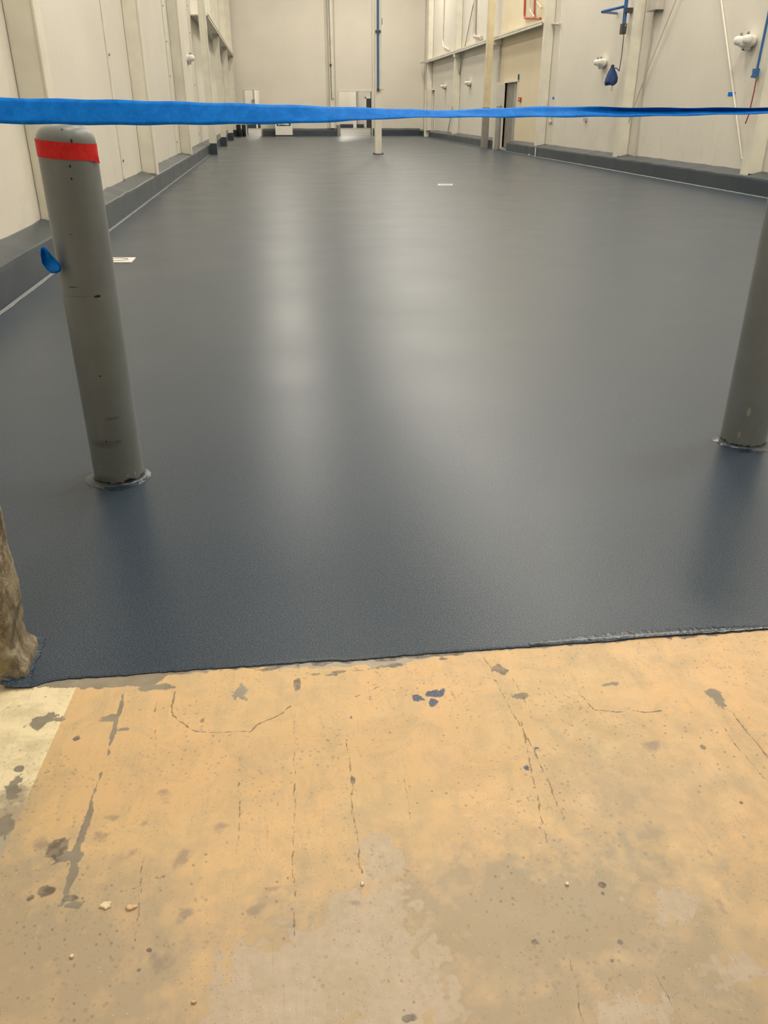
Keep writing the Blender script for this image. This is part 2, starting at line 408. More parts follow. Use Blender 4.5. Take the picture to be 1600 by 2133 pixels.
    for ci, (pts, wd) in enumerate([([(362, 1440), (360, 1490), (378, 1508), (410, 1523), (450, 1528), (520, 1523), (555, 1500), (590, 1484), (605, 1470)], .0009),
                ([(1210, 1448), (1238, 1476), (1300, 1482), (1380, 1483)], .0007), ([(1495, 1470), (1528, 1484), (1560, 1530), (1600, 1582)], .001), ([(675, 1533), (690, 1550)], .0007),
                ([(613, 1500), (613, 1700), (612, 1950)], .0006), ([(495, 1620), (497, 1780)], .0004), ([(728, 1590), (737, 1700), (752, 1800), (758, 1820)], .0016), ([(720, 1520), (728, 1590)], .0006),
                ([(1008, 1368), (1060, 1470), (1110, 1560), (1160, 1670), (1172, 1700)], .0012), ([(1060, 1400), (1100, 1470)], .0004), ([(1085, 1500), (1115, 1650), (1140, 1760)], .0010),
                ([(1498, 1500), (1540, 1560), (1600, 1630)], .0006), ([(1190, 2000), (1215, 2133)], .0006), ([(1340, 1985), (1400, 2100)], .0006), ([(300, 1770), (290, 1850), (283, 1960)], .0007), ([(840, 1620), (860, 1730)], .0005), ([(325, 1455), (322, 1600)], .0004),
                ([(260, 1855), (330, 1830), (355, 1820)], .0005), ([(790, 1430), (740, 1450)], .0005), ([(1000, 1500), (940, 1440)], .0003)]):
        D = seg(pts)+np.abs(nz2)*.0012; cr = np.maximum(cr, np.clip(1-(D-wd*.7)/.003*.5, 0, 1)*(1 if ci < 3 else .88))
    cr = cr**1.2
    B = np.stack([con, np.clip(dirt, -1, 1), st, cr], -1)
    co = np.stack([X, Y, np.full(X.shape, -.0035)], -1).reshape(-1, 3).astype(np.float32)
    i = np.arange(m_-1)[:, None]*n+np.arange(n-1)[None, :]
    fc = np.stack([i, i+1, i+n+1, i+n], -1).reshape(-1, 4)
    me = bpy.data.meshes.new('floor'); me.vertices.add(len(co)); me.vertices.foreach_set('co', co.ravel())
    me.loops.add(fc.size); me.loops.foreach_set('vertex_index', fc.ravel().astype(np.int32))
    me.polygons.add(len(fc)); me.polygons.foreach_set('loop_start', (np.arange(len(fc))*4).astype(np.int32))
    me.update(calc_edges=True)
    for nm, arr in (('fieldA', A), ('fieldB', B)):
        at = me.attributes.new(nm, 'FLOAT_COLOR', 'POINT'); at.data.foreach_set('color', arr.reshape(-1, 4).astype(np.float32).ravel())
    me.materials.append(M_tan)
    return link(bpy.data.objects.new('floor', me))
struct(near_floor())

# ---- wall between the rooms (jambs and head), concrete and worn at the left jamb foot
def jamb(x0, x1, name):
    nx, ny, nz = 10, 10, 110
    V = {}; m = MB()
    rnd = np.random.RandomState(5); G = rnd.randn(40, 40, 12)
    def nn(x, y, z, s):
        x, y, z = x*s+7, y*s+3, z*s+2
        i, j, k = int(x), int(y), int(z); fx, fy, fz = x-i, y-j, z-k; r = 0
        for a in (0, 1):
            for b in (0, 1):
                for c in (0, 1): r += G[(k+c) % 40, (i+a) % 40, (j+b) % 12]*(fx if a else 1-fx)*(fy if b else 1-fy)*(fz if c else 1-fz)
        return r
    xs = [x0+(x1-x0)*(i/nx)**.5 for i in range(nx+1)]; ys = [Y_NEAR+(Y_FAR-Y_NEAR)*i/ny for i in range(ny+1)]
    zs = [1.3*(k/nz)**1.2-.0065 for k in range(nz+1)]+[HALL_H-.01]
    def v(x, y, z):
        key = (round(x, 4), round(y, 4), round(z, 4))
        if key not in V:
            ex = min(abs(x-x1)/.03, 1); ey = min(min(abs(y-Y_NEAR), abs(y-Y_FAR))/.03, 1)
            d = .0022*nn(x, y, z, 11)+.0014*nn(x, y, z, 38) if z < 1.3 else 0
            cx = x-(.010*(1-ey)*(x1-x < .001))+d*(1 if x > x0+.01 else 0)
            cy = y+(.012*(1-ex) if abs(y-Y_NEAR) < .001 else (-.010*(1-ex) if abs(y-Y_FAR) < .001 else 0))+(d if abs(y-Y_NEAR) < .001 else 0)
            # broken foot on the doorway side
            if z < .14 and x > x1-.02: cx -= .016*max(0, 1-abs(z-.07)/.07)*(.6+.4*nn(0, y, z, 30))
            if z < .02: cx += .012*(x > x1-.02)
            V[key] = len(m.v); m.v.append((cx, cy, z))
        return V[key]
    for k in range(len(zs)-1):
        for i in range(nx):
            for Y, fl in ((Y_NEAR, 0), (Y_FAR, 1)):
                q = [v(xs[i], Y, zs[k]), v(xs[i+1], Y, zs[k]), v(xs[i+1], Y, zs[k+1]), v(xs[i], Y, zs[k+1])]
                m.f.append(tuple(q[::-1] if fl else q)); m.sm.append(True)
        for j in range(ny):
            q = [v(x1, ys[j], zs[k]), v(x1, ys[j+1], zs[k]), v(x1, ys[j+1], zs[k+1]), v(x1, ys[j], zs[k+1])]
            m.f.append(tuple(q)); m.sm.append(True)
    return m.build(name, M_jamb)
struct(jamb(-.95, OX0, 'wall_front'))
m = MB(); XRb = RW(KD, 0, 0)[0]
m.box(-4.2, -.949, Y_NEAR+.01, Y_FAR-.01, -.0064, HALL_H-.02).box(OX1, XRb+1, Y_NEAR, Y_FAR, -.0064, HALL_H-.02).box(-.95, OX1, Y_NEAR+.012, Y_FAR-.012, 3.4, HALL_H-.02)
struct(m.build('wall_front', M_wall))
# near room
struct(MB().box(-4.2, XRb+1, -5, Y_FAR-.05, 5.0, 5.1).build('ceiling', M_ceil))
struct(MB().box(-4.3, -4.2, -5, Y_FAR-.02, -.0035, 5).build('wall_left', M_wall))
struct(MB().box(XRb+1, XRb+1.1, -5, Y_FAR-.02, -.0035, 5).build('wall_right', M_wall))
struct(MB().box(-4.2, XRb+1, -5.1, -5, -.0035, 5).build('wall_rear', M_wall))
# hall ceiling
struct(MB().box(XL-.3, XRb+1.2, Y_FAR-.1, YB+.4, HALL_H, HALL_H+.1).build('ceiling', M_ceil))

# ---- left wall : backing with panels between the joints
LC = [7.72, 13.95, 20.3, 26.5, 32.8, 39.2]        # columns
wl = struct(MB().box(XL-.25, XL-.06, Y_FAR-.1, YB+.3, 0, HALL_H).build('wall_left', M_darkgap))
joints = [Y_FAR, 7.60, 12.1, 13.82, 20.17, 26.37, 32.67, 39.07, YB]
for a, b in zip(joints[:-1], joints[1:]):
    MB().box(XL-.07, XL, a+.008, b-.008, .05, HALL_H-.02).build('panel', M_wall, wl, .006)
# ---- right wall
RC = [12.62, 18.02, 24.05, 29.7, 36.4, 43.2]
wr = struct(MB().box(KD+.06, KD+.25, Y_FAR-.1, YB+.3, 0, HALL_H, RW).build('wall_right', M_darkgap))
DR0, DR1, DRH = on_right(1080, 171)[0], on_right(1053, 173)[0], 1.95                # doorway in the right wall
FD0, FD1, FDH = on_right(907, 187)[0], on_right(898.5, 187)[0], 2.02                # far door
for a, b in zip([Y_FAR]+[q-.13 for q in RC], [q-.13 for q in RC]+[YB]):
    p = MB(); mt = M_wall
    hole = None
    if a < DR0 < b: hole = (DR0, DR1, DRH); mt = M_wall_warm
    if a < FD0 < b: hole = (FD0, FD1, FDH)
    if hole:
        h0, h1, hh = hole
        p.box(KD, KD+.07, a+.01, h0, .05, HALL_H-.02, RW).box(KD, KD+.07, h1, b-.01, .05, HALL_H-.02, RW).box(KD, KD+.07, h0, h1, hh, HALL_H-.02, RW)
        p.build('panel', mt, wr)
    else:
        p.box(KD, KD+.07, a+.01, b-.01, .05, HALL_H-.02, RW).build('panel', mt, wr, .006)
# ---- back wall, with two doorways into a lit room
A0, A1, AH = -1.10, -.41, 2.07
B0, B1, BH = 3.62, 5.25, 2.02
XRB = RW(KD, YB, 0)[0]
wb = struct(MB().box(XL-.2, A0, YB+.06, YB+.3, 0, HALL_H).box(A1, B0, YB+.06, YB+.3, 0, HALL_H).box(B1, XRB+.3, YB+.06, YB+.3, 0, HALL_H)
            .box(A0, A1, YB+.06, YB+.3, AH, HALL_H).box(B0, B1, YB+.06, YB+.3, BH, HALL_H).build('wall_back', M_back))
bj = [XL, 3.0, 5.30, XRB]
def bpanel(x0, x1):
    p = MB(); cuts = [x0]
    holes = [(A0, A1, AH), (B0, B1, BH)]; x = x0
    for h0, h1, hh in holes:
        if x0 < h0 < x1:
            p.box(x, h0, YB, YB+.07, 0, HALL_H-.02).box(h0, h1, YB, YB+.07, hh, HALL_H-.02); x = h1
    p.box(x, x1, YB, YB+.07, 0, HALL_H-.02); return p
for a, b in zip(bj[:-1], bj[1:]): bpanel(a+.008, b-.008).build('panel', M_back, wb)
# room beyond, about twenty metres deep
RB = YB+20.5; RH = 6.0
struct(MB().box(XL-1.3, XRB+2, RB, RB+.1, 0, RH).box(XL-1.4, XL-1.3, YB+.3, RB, 0, RH).box(XRB+2, XRB+2.1, YB+.3, RB, 0, RH).build('wall_beyond', M_wall))
struct(MB().box(XL-1.4, XRB+2.1, YB+.3, RB+.1, RH, RH+.1).build('ceiling', M_ceil))
struct(MB().box(XL-1.4, XRB+2.1, YB+.02, RB+.1, -.05, .002).build('floor', M_grey))
struct(MB().box(XL-1.3, on_back(757, 260, RB).x, RB-.25, RB, .003, .25).box(on_back(785, 260, RB).x, XRB+2, RB-.25, RB, .003, .25).build('baseboard_beyond', M_kerb))
x762 = on_back(763, 230, RB-.02).x; x779 = on_back(781, 230, RB-.02).x
dd = struct(MB().box(x762, x779, RB-.06, RB-.01, .003, 1.95).build('door_1', M_dark))
MB().box(x762-.09, x762, RB-.09, RB, .003, 2.03).box(x779, x779+.09, RB-.09, RB, .003, 2.03).box(x762-.09, x779+.09, RB-.09, RB, 1.95, 2.03).build('door_frame', M_white, dd)
for px, hw_ in ((738, .12), (532.5, .06)):
    x = on_back(px, 210, RB-.02).x; struct(MB().box(x-hw_, x+hw_, RB-.30, RB, .003, RH-.05).build('trim_1', M_white))
x = on_back(528, 213, RB).x; o = MB().box(x-.12, x+.12, RB-.12, RB-.001, 1.72, 1.86).build('wall_box', M_grey, None, .01); tag(o, 'tiny grey wall box seen through the narrow back doorway', 'box')
for px, lb, hh in ((523, 'dark crate on floor beyond the narrow back doorway, left of two', .5), (536, 'dark crate on floor beyond the narrow back doorway, right of two', .35)):
    q = on_floor(px, 266); o = MB().box(q.x-.2, q.x+.2, q.y-.2, q.y+.2, .003, hh).box(q.x-.23, q.x+.23, q.y-.23, q.y+.23, hh-.06, hh).build('crate', M_dark, None, .01); tag(o, lb, 'crate')
# frames of the back wall openings
struct(MB().box(A0-.06, A0, YB-.03, YB+.3, .0, AH+.05).box(A1, A1+.06, YB-.03, YB+.3, 0, AH+.05).box(A0, A1, YB-.03, YB+.3, AH, AH+.05).build('trim_3', M_steel))
struct(MB().box(B0-.05, B0, YB-.03, YB+.3, .36, BH+.04).box(B1, B1+.05, YB-.03, YB+.3, 0, BH+.04).box(B0, B1, YB-.03, YB+.3, BH, BH+.04).build('trim_4', M_steel))
t = struct(MB().box(B0-.16, B0, YB-.32, YB-.03, 0, .5).build('trim_5', M_grey))

# ---- kerbs (coated, sloping top)
def kerb(name, pts_fn, u0, u1, wob=1, KD=KD):
    """pts_fn(v,u,z) maps depth, run, height into the world"""
    n = max(2, int((u1-u0)/.35)); prof = [(-.012, 0), (0, .012), (.006, .22), (.012, .246), (.03, .255), (KD-.02, .31), (KD+.02, .315), (KD+.02, 0)]
    V = []; F = []; k = len(prof); rnd = random.Random(int(u0*100))
    for i in range(n+1):
        u = u0+(u1-u0)*i/n; dz = rnd.uniform(-.007, .007)*wob; dv = rnd.uniform(-.006, .006)*wob
        for j, (v, z) in enumerate(prof): V.append(pts_fn(v+(dv if j in (2, 3, 4) else 0), u, z+(dz if z > .1 else 0)))
    for i in range(n):
        for j in range(k-1): F.append((i*k+j, i*k+j+1, (i+1)*k+j+1, (i+1)*k+j))
    F.append(tuple(range(k))); F.append(tuple(n*k+j for j in range(k))[::-1])
    m = MB().add(V, F, False)
    return struct(m.build(name, M_kerb))
LWf = lambda v, u, z: (XLF-v, u, z)
kerb('baseboard_left', LWf, Y_FAR, YB, 1, KDL)
kerb('baseboard_right', RW, Y_FAR, DR0-.08); kerb('baseboard_right', RW, DR1+.12, FD0-.06); kerb('baseboard_right', RW, FD1+.05, YB-.3)
BWf = lambda v, u, z: (u, YB-KD+v, z*1.08)
kerb('baseboard_back', BWf, XLF-.02, A0-.1); kerb('baseboard_back', BWf, A1+.1, B0-.16); kerb('baseboard_back', BWf, B1+.05, XRB-.2)
# light sealant bead at the foot of both kerbs
def bead(name, fn, u0, u1):
    pts = [fn(-.018+random.uniform(-.004, .004), u0+(u1-u0)*i/160, .003) for i in range(161)]
    return struct(MB().tube(pts, .0055, 6).build(name, M_bead))
bead('trim_6', LWf, Y_FAR+.02, 31); bead('trim_7', RW, Y_FAR+.02, DR0-.1)

# ================================================================== THINGS
# ---- steel columns
def column(fn, u, label, depth=KD-.005, v0=.0, width=.22, z0=.262, mat=M_steel, foot=None, fm=None, top=HALL_H-.05, group='steel wall columns'):
    """H column whose web runs out from the wall; the plain web side faces the camera"""
    p = fn(v0+depth/2, u, z0); r = empty('steel_column', p)
    def B(m, name, mt): 
        o = m.build(name, mt, None); o.location = Vector((0, 0, 0))-Vector(p); o.parent = r; return o
    B(MB().box(v0, v0+.015, u-width/2, u+width/2, z0, top, fn), 'front_flange', mat)
    B(MB().box(v0+depth-.015, v0+depth, u-width/2, u+width/2, z0+.03, top, fn), 'rear_flange', mat)
    B(MB().box(v0+.015, v0+depth-.015, u-.006, u+.006, z0+.02, top, fn), 'web', mat)
    # stiffener cover on the camera side keeps the web close to the flange edge as in the photo
    B(MB().box(v0+.013, v0+depth-.013, u-width/2+.012, u-width/2+.03, z0+.02, top, fn), 'side_plate', mat)
    if foot: B(MB().box(v0-.006, v0+depth-.01, u-width/2-.008, u+width/2+.008, .001, foot, fn), 'painted_foot', fm or M_kerb)
    tag(r, label, 'column', group); return r
ord_l = ['cream steel column on left wall behind the bollard, nearest the camera', 'cream steel column on left wall, second from the camera',
         'cream steel column on left wall, third from the camera, before the wall lamp', 'left wall column with navy painted foot reaching the floor',
         'thin cream column on left wall, first beyond the navy-footed one', 'furthest cream column on left wall near the back corner']
for i, (u, lb) in enumerate(zip(LC, ord_l)):
    if i >= 3: column(LWf, u, lb, v0=-.2, depth=.2, z0=.27, foot=.29, width=.24)
    else: column(LWf, u, lb, depth=KDL-.005)
column(LWf, YB-.45, 'cream steel column in the far left corner of the hall', v0=-.24, depth=KDL+.23, z0=.27, foot=.29)
ord_r = ['cream steel column at right frame edge beside the red cable', 'cream steel column on right wall behind the blue bracket and black cable',
         'cream steel column on right wall beside the red pipes, end of the girt', 'yellowed steel column on right wall just beyond the doorway',
         'cream steel column on right wall behind the diagonal rod', 'cream steel column in the far right corner of the hall']
for i, (u, lb) in enumerate(zip(RC, ord_r)):
    column(RW, u, lb, mat=M_steel_warm if i == 3 else M_steel, v0=-.2 if i == 3 else .05, depth=.2 if i == 3 else KD-.06, foot=1.25 if i == 3 else None, fm=M_grey)
# pale vertical joint strips with bolts on the left wall
for u, lb in ((12.1, 'narrow bolted joint strip on left wall before the second column'), (19.3, 'narrow bolted joint strip on left wall before the third column'), (25.6, 'narrow bolted joint strip on left wall beyond the wall lamp')):
    p = MB().box(XL+.001, XL+.018, u-.05, u+.05, .33, HALL_H-.1).build('joint_strip', M_steel, None, .004)
    tag(p, lb, 'strip', 'joint strips on the left wall')
    for k in range(9):
        z = .55+k*.62; MB().tube([(XL+.016, u, z), (XL+.034, u, z)], .016, 8).build('bolt', M_grey, p)

# ---- horizontal girts
g = MB().box(.0, KD-.005, RC[2]+.12, YB-.4, 3.24, 3.27, RW).box(.0, .012, RC[2]+.12, YB-.4, 3.20, 3.31, RW).build('wall_girt', M_steel)
tag(g, 'cream horizontal steel girt running along the right wall', 'beam')
for u in RC[3:5]: MB().box(.01, KD-.02, u-.15, u+.15, 3.08, 3.24, RW).build('girt_bracket', M_steel, g)
g = MB().box(-.26, KDL-.005, LC[3]+.15, YB-.4, 3.52, 3.55, LWf).box(-.26, -.248, LC[3]+.15, YB-.4, 3.47, 3.60, LWf).build('wall_girt', M_steel)
tag(g, 'cream horizontal steel girt high on the left wall', 'beam')
for u in LC[3:]: MB().box(-.19, -.03, u+.16, u+.40, 3.22, 3.52, LWf).build('girt_bracket', M_steel, g)

# ---- bollards
def cyl_hit(x, y, c, r):
    d = ray(x, y); a = d.x**2+d.y**2; b = -2*(d.x*c[0]+d.y*c[1]); k = c[0]**2+c[1]**2-r*r
    q = b*b-4*a*k
    if q < 0: q = 0
    t = (-b-math.sqrt(q))/(2*a); p = d*t; return math.atan2(p.y-c[1], p.x-c[0]), CH+p.z
def bollard(c, r, h, label, chips, smears, scuffs):
    root = empty('bollard', (c[0], c[1], 0)); tag(root, label, 'bollard')
    n = 200; prof = [(r, h-.0-.040-z) for z in np.linspace(h-.040, 0, 230)]
    for k in range(1, 15):
        a = k/14*math.pi/2; prof.append((r-.040+.040*math.cos(a) if k < 14 else r-.040, h-.040+.048*math.sin(a)))
    for k in range(1, 8): prof.append(((r-.040)*(1-k/7)+1e-5*(k == 7), h-.004+.004*math.sin(k/7*math.pi/2)))
    th = np.arange(n)/n*2*math.pi
    R = np.array([p[0] for p in prof]); Z = np.array([p[1] for p in prof])
    TH, ZZ = np.meshgrid(th, Z); RR = np.repeat(R[:, None], n, 1)
    V = np.stack([RR*np.cos(TH), RR*np.sin(TH), ZZ], -1).reshape(-1, 3)
    F = []
    for i in range(len(prof)-1):
        for k in range(n): F.append((i*n+k, i*n+(k+1) % n, (i+1)*n+(k+1) % n, (i+1)*n+k))
    m = MB().add(V.tolist(), F, True); o = m.build('post', M_boll, root)
    S_ = [np.zeros(TH.shape) for _ in range(3)]
    for ch, lst in enumerate((chips, smears, scuffs)):
        for (x, y, rx, ry) in lst:
            t0, z0 = cyl_hit(x, y, c, r); mm = .00098*1.05     # metres per photo pixel here
            dth = np.abs((TH-t0+math.pi) % (2*math.pi)-math.pi)*r
            d = np.hypot(dth/(rx*mm*1.1), (ZZ-z0)/(ry*mm*1.15)); S_[ch] = np.maximum(S_[ch], np.clip(1-.5*d, 0, 1))
    # ragged dark line at the foot
    wob = np.interp(TH, np.linspace(0, 2*math.pi, 60), np.random.RandomState(4).rand(60))
    S_[0] = np.maximum(S_[0], np.clip(1-(ZZ)/(.010+.016*wob)*.5, 0, 1)*(ZZ < .08))
    C = np.stack([*S_, np.ones(TH.shape)], -1)
    at = o.data.attributes.new('fieldA', 'FLOAT_COLOR', 'POINT'); at.data.foreach_set('color', C.reshape(-1, 4).astype(np.float32).ravel())
    # skirt of coating smeared around the foot
    V = []; F = []; n = 90; rr = np.random.RandomState(int(abs(c[0])*100)); w1 = np.interp(np.arange(n), np.linspace(0, n, 19), rr.rand(19)); w1[-6:] = np.linspace(w1[-6], w1[0], 6)
    w2 = rr.rand(n)
    for (f0, z) in ((1.0, .012), (1.03, .007), (1.12, .004), (0, .0008)):
        for k in range(n):
            a = 2*math.pi*k/n; q = f0*r if f0 else r*(1.14+.26*w1[k]+.05*w2[k])
            V.append((q*math.cos(a), q*math.sin(a), z+(.003*w2[k] if f0 == 1 else 0)))
    for i in range(3):
        for k in range(n): F.append((i*n+k, i*n+(k+1) % n, (i+1)*n+(k+1) % n, (i+1)*n+k))
    MB().add(V, F, True).build('coating_collar', M_wet, root)
    return root
BR = .083
cl = (-.588, 2.665)
bl = bollard(cl, BR, 1.105, 'grey steel bollard with a red tape band standing at left',
    [(128, 270, 4, 3), (149, 293, 3, 6), (146, 346, 3, 4), (149, 372, 4, 3), (147, 487, 3, 2), (150, 494, 2, 2), (203, 617, 11, 4), (149, 776, 2, 5), (209, 783, 4, 3), (165, 878, 2, 5), (181, 912, 2, 3), (221, 920, 4, 3), (223, 932, 2, 3), (224, 945, 2, 2),
     (183, 963, 2, 6), (259, 988, 2, 3), (215, 1008, 30, 9), (270, 1000, 18, 6), (182, 932, 2, 2), (150, 597, 22, 1.3), (96, 480, 4, 10), (92, 450, 3, 12)],
    [(90, 455, 6, 35), (230, 872, 18, 5), (215, 925, 45, 12), (245, 920, 14, 6), (160, 618, 50, 2), (240, 870, 14, 4), (215, 1000, 40, 14)],
    [(210, 972, 5, 3), (266, 990, 10, 3), (282, 985, 3, 9), (185, 1014, 3, 3)])
m = 1.74
cr_ = (1.752, 2.70)
br = bollard(cr_, BR, 1.105, 'plain grey steel bollard cut off by the right frame edge',
    [(1573, 898, 2, 2), (1590, 955, 12, 3)], [(1555, 945, 40, 5)], [(1560, 858, 7, 17), (1540, 905, 4, 14)])
# red tape band round the left bollard
V = []; F = []; n = 96; rr = random.Random(2)
def band_z(th):                       # tilted band, lower towards the right
    return 0
t0, zt0 = cyl_hit(64, 288, cl, BR); t1, zt1 = cyl_hit(184, 300, cl, BR); _, zb0 = cyl_hit(66, 325, cl, BR); _, zb1 = cyl_hit(184, 335, cl, BR)
for k in range(n):
    th = 2*math.pi*k/n; u = (math.cos(th)+1)/2     # 0 at left, 1 at right
    zt = zt0*(1-u)+zt1*u; zb = zb0*(1-u)+zb1*u
    for j in range(9):
        f = j/8; z = zb*(1-f)+zt*f; cr2 = math.exp(-((th-6.0)/.28)**2)+math.exp(-((th+.28)/.28)**2)
        rad = BR+.0012+cr2*.0035*abs(math.sin(f*9+th*26)); V.append((rad*math.cos(th), rad*math.sin(th), z-.004*cr2*(1-f)))
for k in range(n):
    for j in range(8): k2 = (k+1) % n; F.append((k*9+j, k2*9+j, k2*9+j+1, k*9+j+1))
rt = MB().add(V, F, True).build('tape_band', M_redtape, None); rt.location = (cl[0], cl[1], 0)
tag(rt, 'red tape wrapped round the top of the left bollard', 'tape')
fl_ = MB().add([(BR*math.cos(-.45)+.001, BR*math.sin(-.45), zb1+.012), (BR*math.cos(-.30)+.010, BR*math.sin(-.3), zb1+.010), (BR*math.cos(-.3)+.012, BR*math.sin(-.3), zb1-.008), (BR*math.cos(-.45)+.004, BR*math.sin(-.45), zb1-.001)], [(0, 1, 2, 3)], False).build('tape_end', M_redtape, rt)
sd = fl_.modifiers.new('s', 'SOLIDIFY'); sd.thickness = .0008
# crumpled blue tape piece on the left bollard
def blue_scrap():
    y0 = cl[1]-BR*.75; pts = []; nu, nv = 10, 6
    spine = [(88, 514), (92, 526), (99, 541), (108, 552), (117, 562), (122, 566)]; hw = [4, 9, 13, 14, 12, 4]
    V = []; F = []
    for i in range(nu+1):
        t = i/nu*(len(spine)-1); k = min(int(t), len(spine)-2); f = t-k
        x = spine[k][0]*(1-f)+spine[k+1][0]*f; y = spine[k][1]*(1-f)+spine[k+1][1]*f; w_ = hw[k]*(1-f)+hw[k+1]*f
        for j in range(nv+1):
            s = j/nv*2-1; px = x+s*w_*.85; py = y-s*w_*.55
            yy = y0-.012+.022*math.cos(s*2.2+i*.35)-.012*math.sin(i*.9)
            p = on_back(px, py, yy); V.append(tuple(p))
    for i in range(nu):
        for j in range(nv): a = i*(nv+1)+j; F.append((a, a+1, a+nv+2, a+nv+1))
    o = MB().add(V, F, True).build('tape_scrap', M_tape); q = o.modifiers.new('s', 'SOLIDIFY'); q.thickness = .0008
    tag(o, 'crumpled blue tape scrap stuck to the left side of the bollard', 'tape')
blue_scrap()

# ---- blue barrier tape strung across the doorway
def barrier():
    # photo x, top y, bottom y -> heights on the plane it hangs in
    T = [(-170, 196, 253), (0, 203, 257), (230, 207, 260), (400, 212, 259), (600, 218, 257), (700, 222, 253), (800, 225, 247), (900, 229, 244), (980, 228, 244), (1050, 224, 244), (1150, 221, 243.5), (1250, 222, 243), (1350, 224, 242), (1480, 224, 239), (1600, 223.5, 236), (1900, 222, 232), (2350, 219, 228)]
    Yc = 1.615; N = 170; V = []; F = []; K = 7; Wd = .050
    xs = [p[0] for p in T]
    for i in range(N+1):
        px = np.interp(i/N, [0, 1], [-166, 2200]); yt = np.interp(px, xs, [p[1] for p in T]); yb = np.interp(px, xs, [p[2] for p in T])
        a = on_back(px, yt, Yc); b = on_back(px, yb, Yc); x = (a.x+b.x)/2; hz = (a.z-b.z); zc = (a.z+b.z)/2
        c = min(.999, hz/Wd); ang = math.acos(c); curl = np.interp(px, [-200, 700, 900, 1150, 1300, 1500, 2400], [0, 0, .1, .2, .7, .75, .75])
        for j in range(K):
            s = j/(K-1)-.5
            # plain twist: offset in depth grows with the angle; curled part folds into a V pointing at the room
            dy = math.sin(ang)*Wd*(s*(1-curl)+curl*(abs(s)*-1+.25))
            # keep the fold line high so that the underside shows
            zf = hz*(s+curl*.16*math.cos(s*math.pi))
            V.append((x, Yc+dy*.8, zc+zf+.0006*math.sin(i*.7+j)))
    for i in range(N):
        for j in range(K-1): q = i*K+j; F.append((q, q+K, q+K+1, q+1))
    o = MB().add(V, F, True).build('barrier_tape', M_tape); q = o.modifiers.new('s', 'SOLIDIFY'); q.thickness = .0004; q.offset = 0
    tag(o, 'long blue tape stretched across the doorway at bollard height', 'tape')
barrier()

# ---- free standing column in the hall
p = on_floor(788.5, 321); cx, cy = p.x, p.y+.1
r = empty('hall_column', (cx, cy, 0)); tag(r, 'square cream column with blue pipe standing free in the hall', 'column')
def loc(m, name, mt, root, bevel=0):
    o = m.build(name, mt, None, bevel); o.parent = root; o.location = -root.location; return o
hw = .098
loc(MB().box(cx-hw, cx+hw, cy-hw, cy+hw, .015, HALL_H-.02), 'shaft', M_steel, r, .01)
loc(MB().box(cx-.15, cx+.15, cy-.14, cy+.14, .001, .018), 'base_plate', M_dark, r, .003)
for sx in (-1, 1):
    for sy in (-1, 1): loc(MB().tube([(cx+sx*.128, cy+sy*.118, .016), (cx+sx*.128, cy+sy*.118, .04)], .012, 8), 'anchor_bolt', M_dark, r)
zb = on_back(788, 187, cy-hw).z; zc = on_back(788, 65, cy-hw).z
pp = empty('blue_pipe', (cx, cy-hw-.035, zb)); tag(pp, 'blue pipe running down the face of the free-standing column', 'pipe')
loc(MB().tube([(cx-.005, cy-hw-.03, zb+.02), (cx-.005, cy-hw-.03, HALL_H-.05)], .026, 12), 'tube', M_blue, pp)
loc(MB().box(cx-.08, cx+.07, cy-hw-.05, cy-hw-.001, zc-.03, zc+.03), 'clamp', M_dark, pp, .005)
loc(MB().tube([(cx-.005, cy-hw-.03, zb+.04), (cx-.005, cy-hw-.03, zb-.03)], .036, 10), 'valve', M_dark, pp)
loc(MB().tube([(cx-.005, cy-hw-.035, zb+.01), (cx+.14, cy-hw-.045, zb+.012)], .011, 8), 'valve_handle', M_brass, pp)
zz = on_back(797, 42, cy).z
tg = MB().box(cx+hw+.001, cx+hw+.03, cy-.05, cy+.03, zz-.1, zz+.05).build('switch_box', M_grey, None, .004); tag(tg, 'small grey switch box on right side of the free-standing column', 'box')

# ---- column and thin pipe against the back wall
c0 = on_back(684, 100).x; c1 = on_back(701, 100).x; mid = (on_back(692.5, 236, YB-.2).x)
r = empty('back_column', (mid, YB-.14, .34)); tag(r, 'pale steel column with thin dark pipe on the back wall', 'column')
loc(MB().box(mid-.10, mid+.10, YB-.22, YB-.005, .345, HALL_H-.02), 'shaft', M_steel, r, .008)
loc(MB().box(mid-.24, mid-.21, YB-.05, YB-.002, .37, HALL_H-.02).box(mid+.21, mid+.24, YB-.05, YB-.002, .37, HALL_H-.02), 'side_trim', M_back, r)
zb = on_back(691, 205, YB-.25).z; zc = on_back(690, 136, YB-.25).z
pp = empty('drop_pipe', (mid, YB-.25, zb)); tag(pp, 'thin dark pipe hanging down the back wall column', 'pipe')
loc(MB().tube([(mid-.02, YB-.25, zb), (mid-.05, YB-.25, HALL_H-.05)], .022, 8), 'tube', M_grey, pp)
loc(MB().lathe([(.001, .07), (.06, .06), (.02, -.07), (.001, -.07)], (mid-.03, YB-.25, zc), 12), 'coupling', M_dark, pp)
loc(MB().tube([(mid-.02, YB-.26, zb), (mid+.12, YB-.27, zb)], .012, 8), 'valve_handle', M_grey, pp)
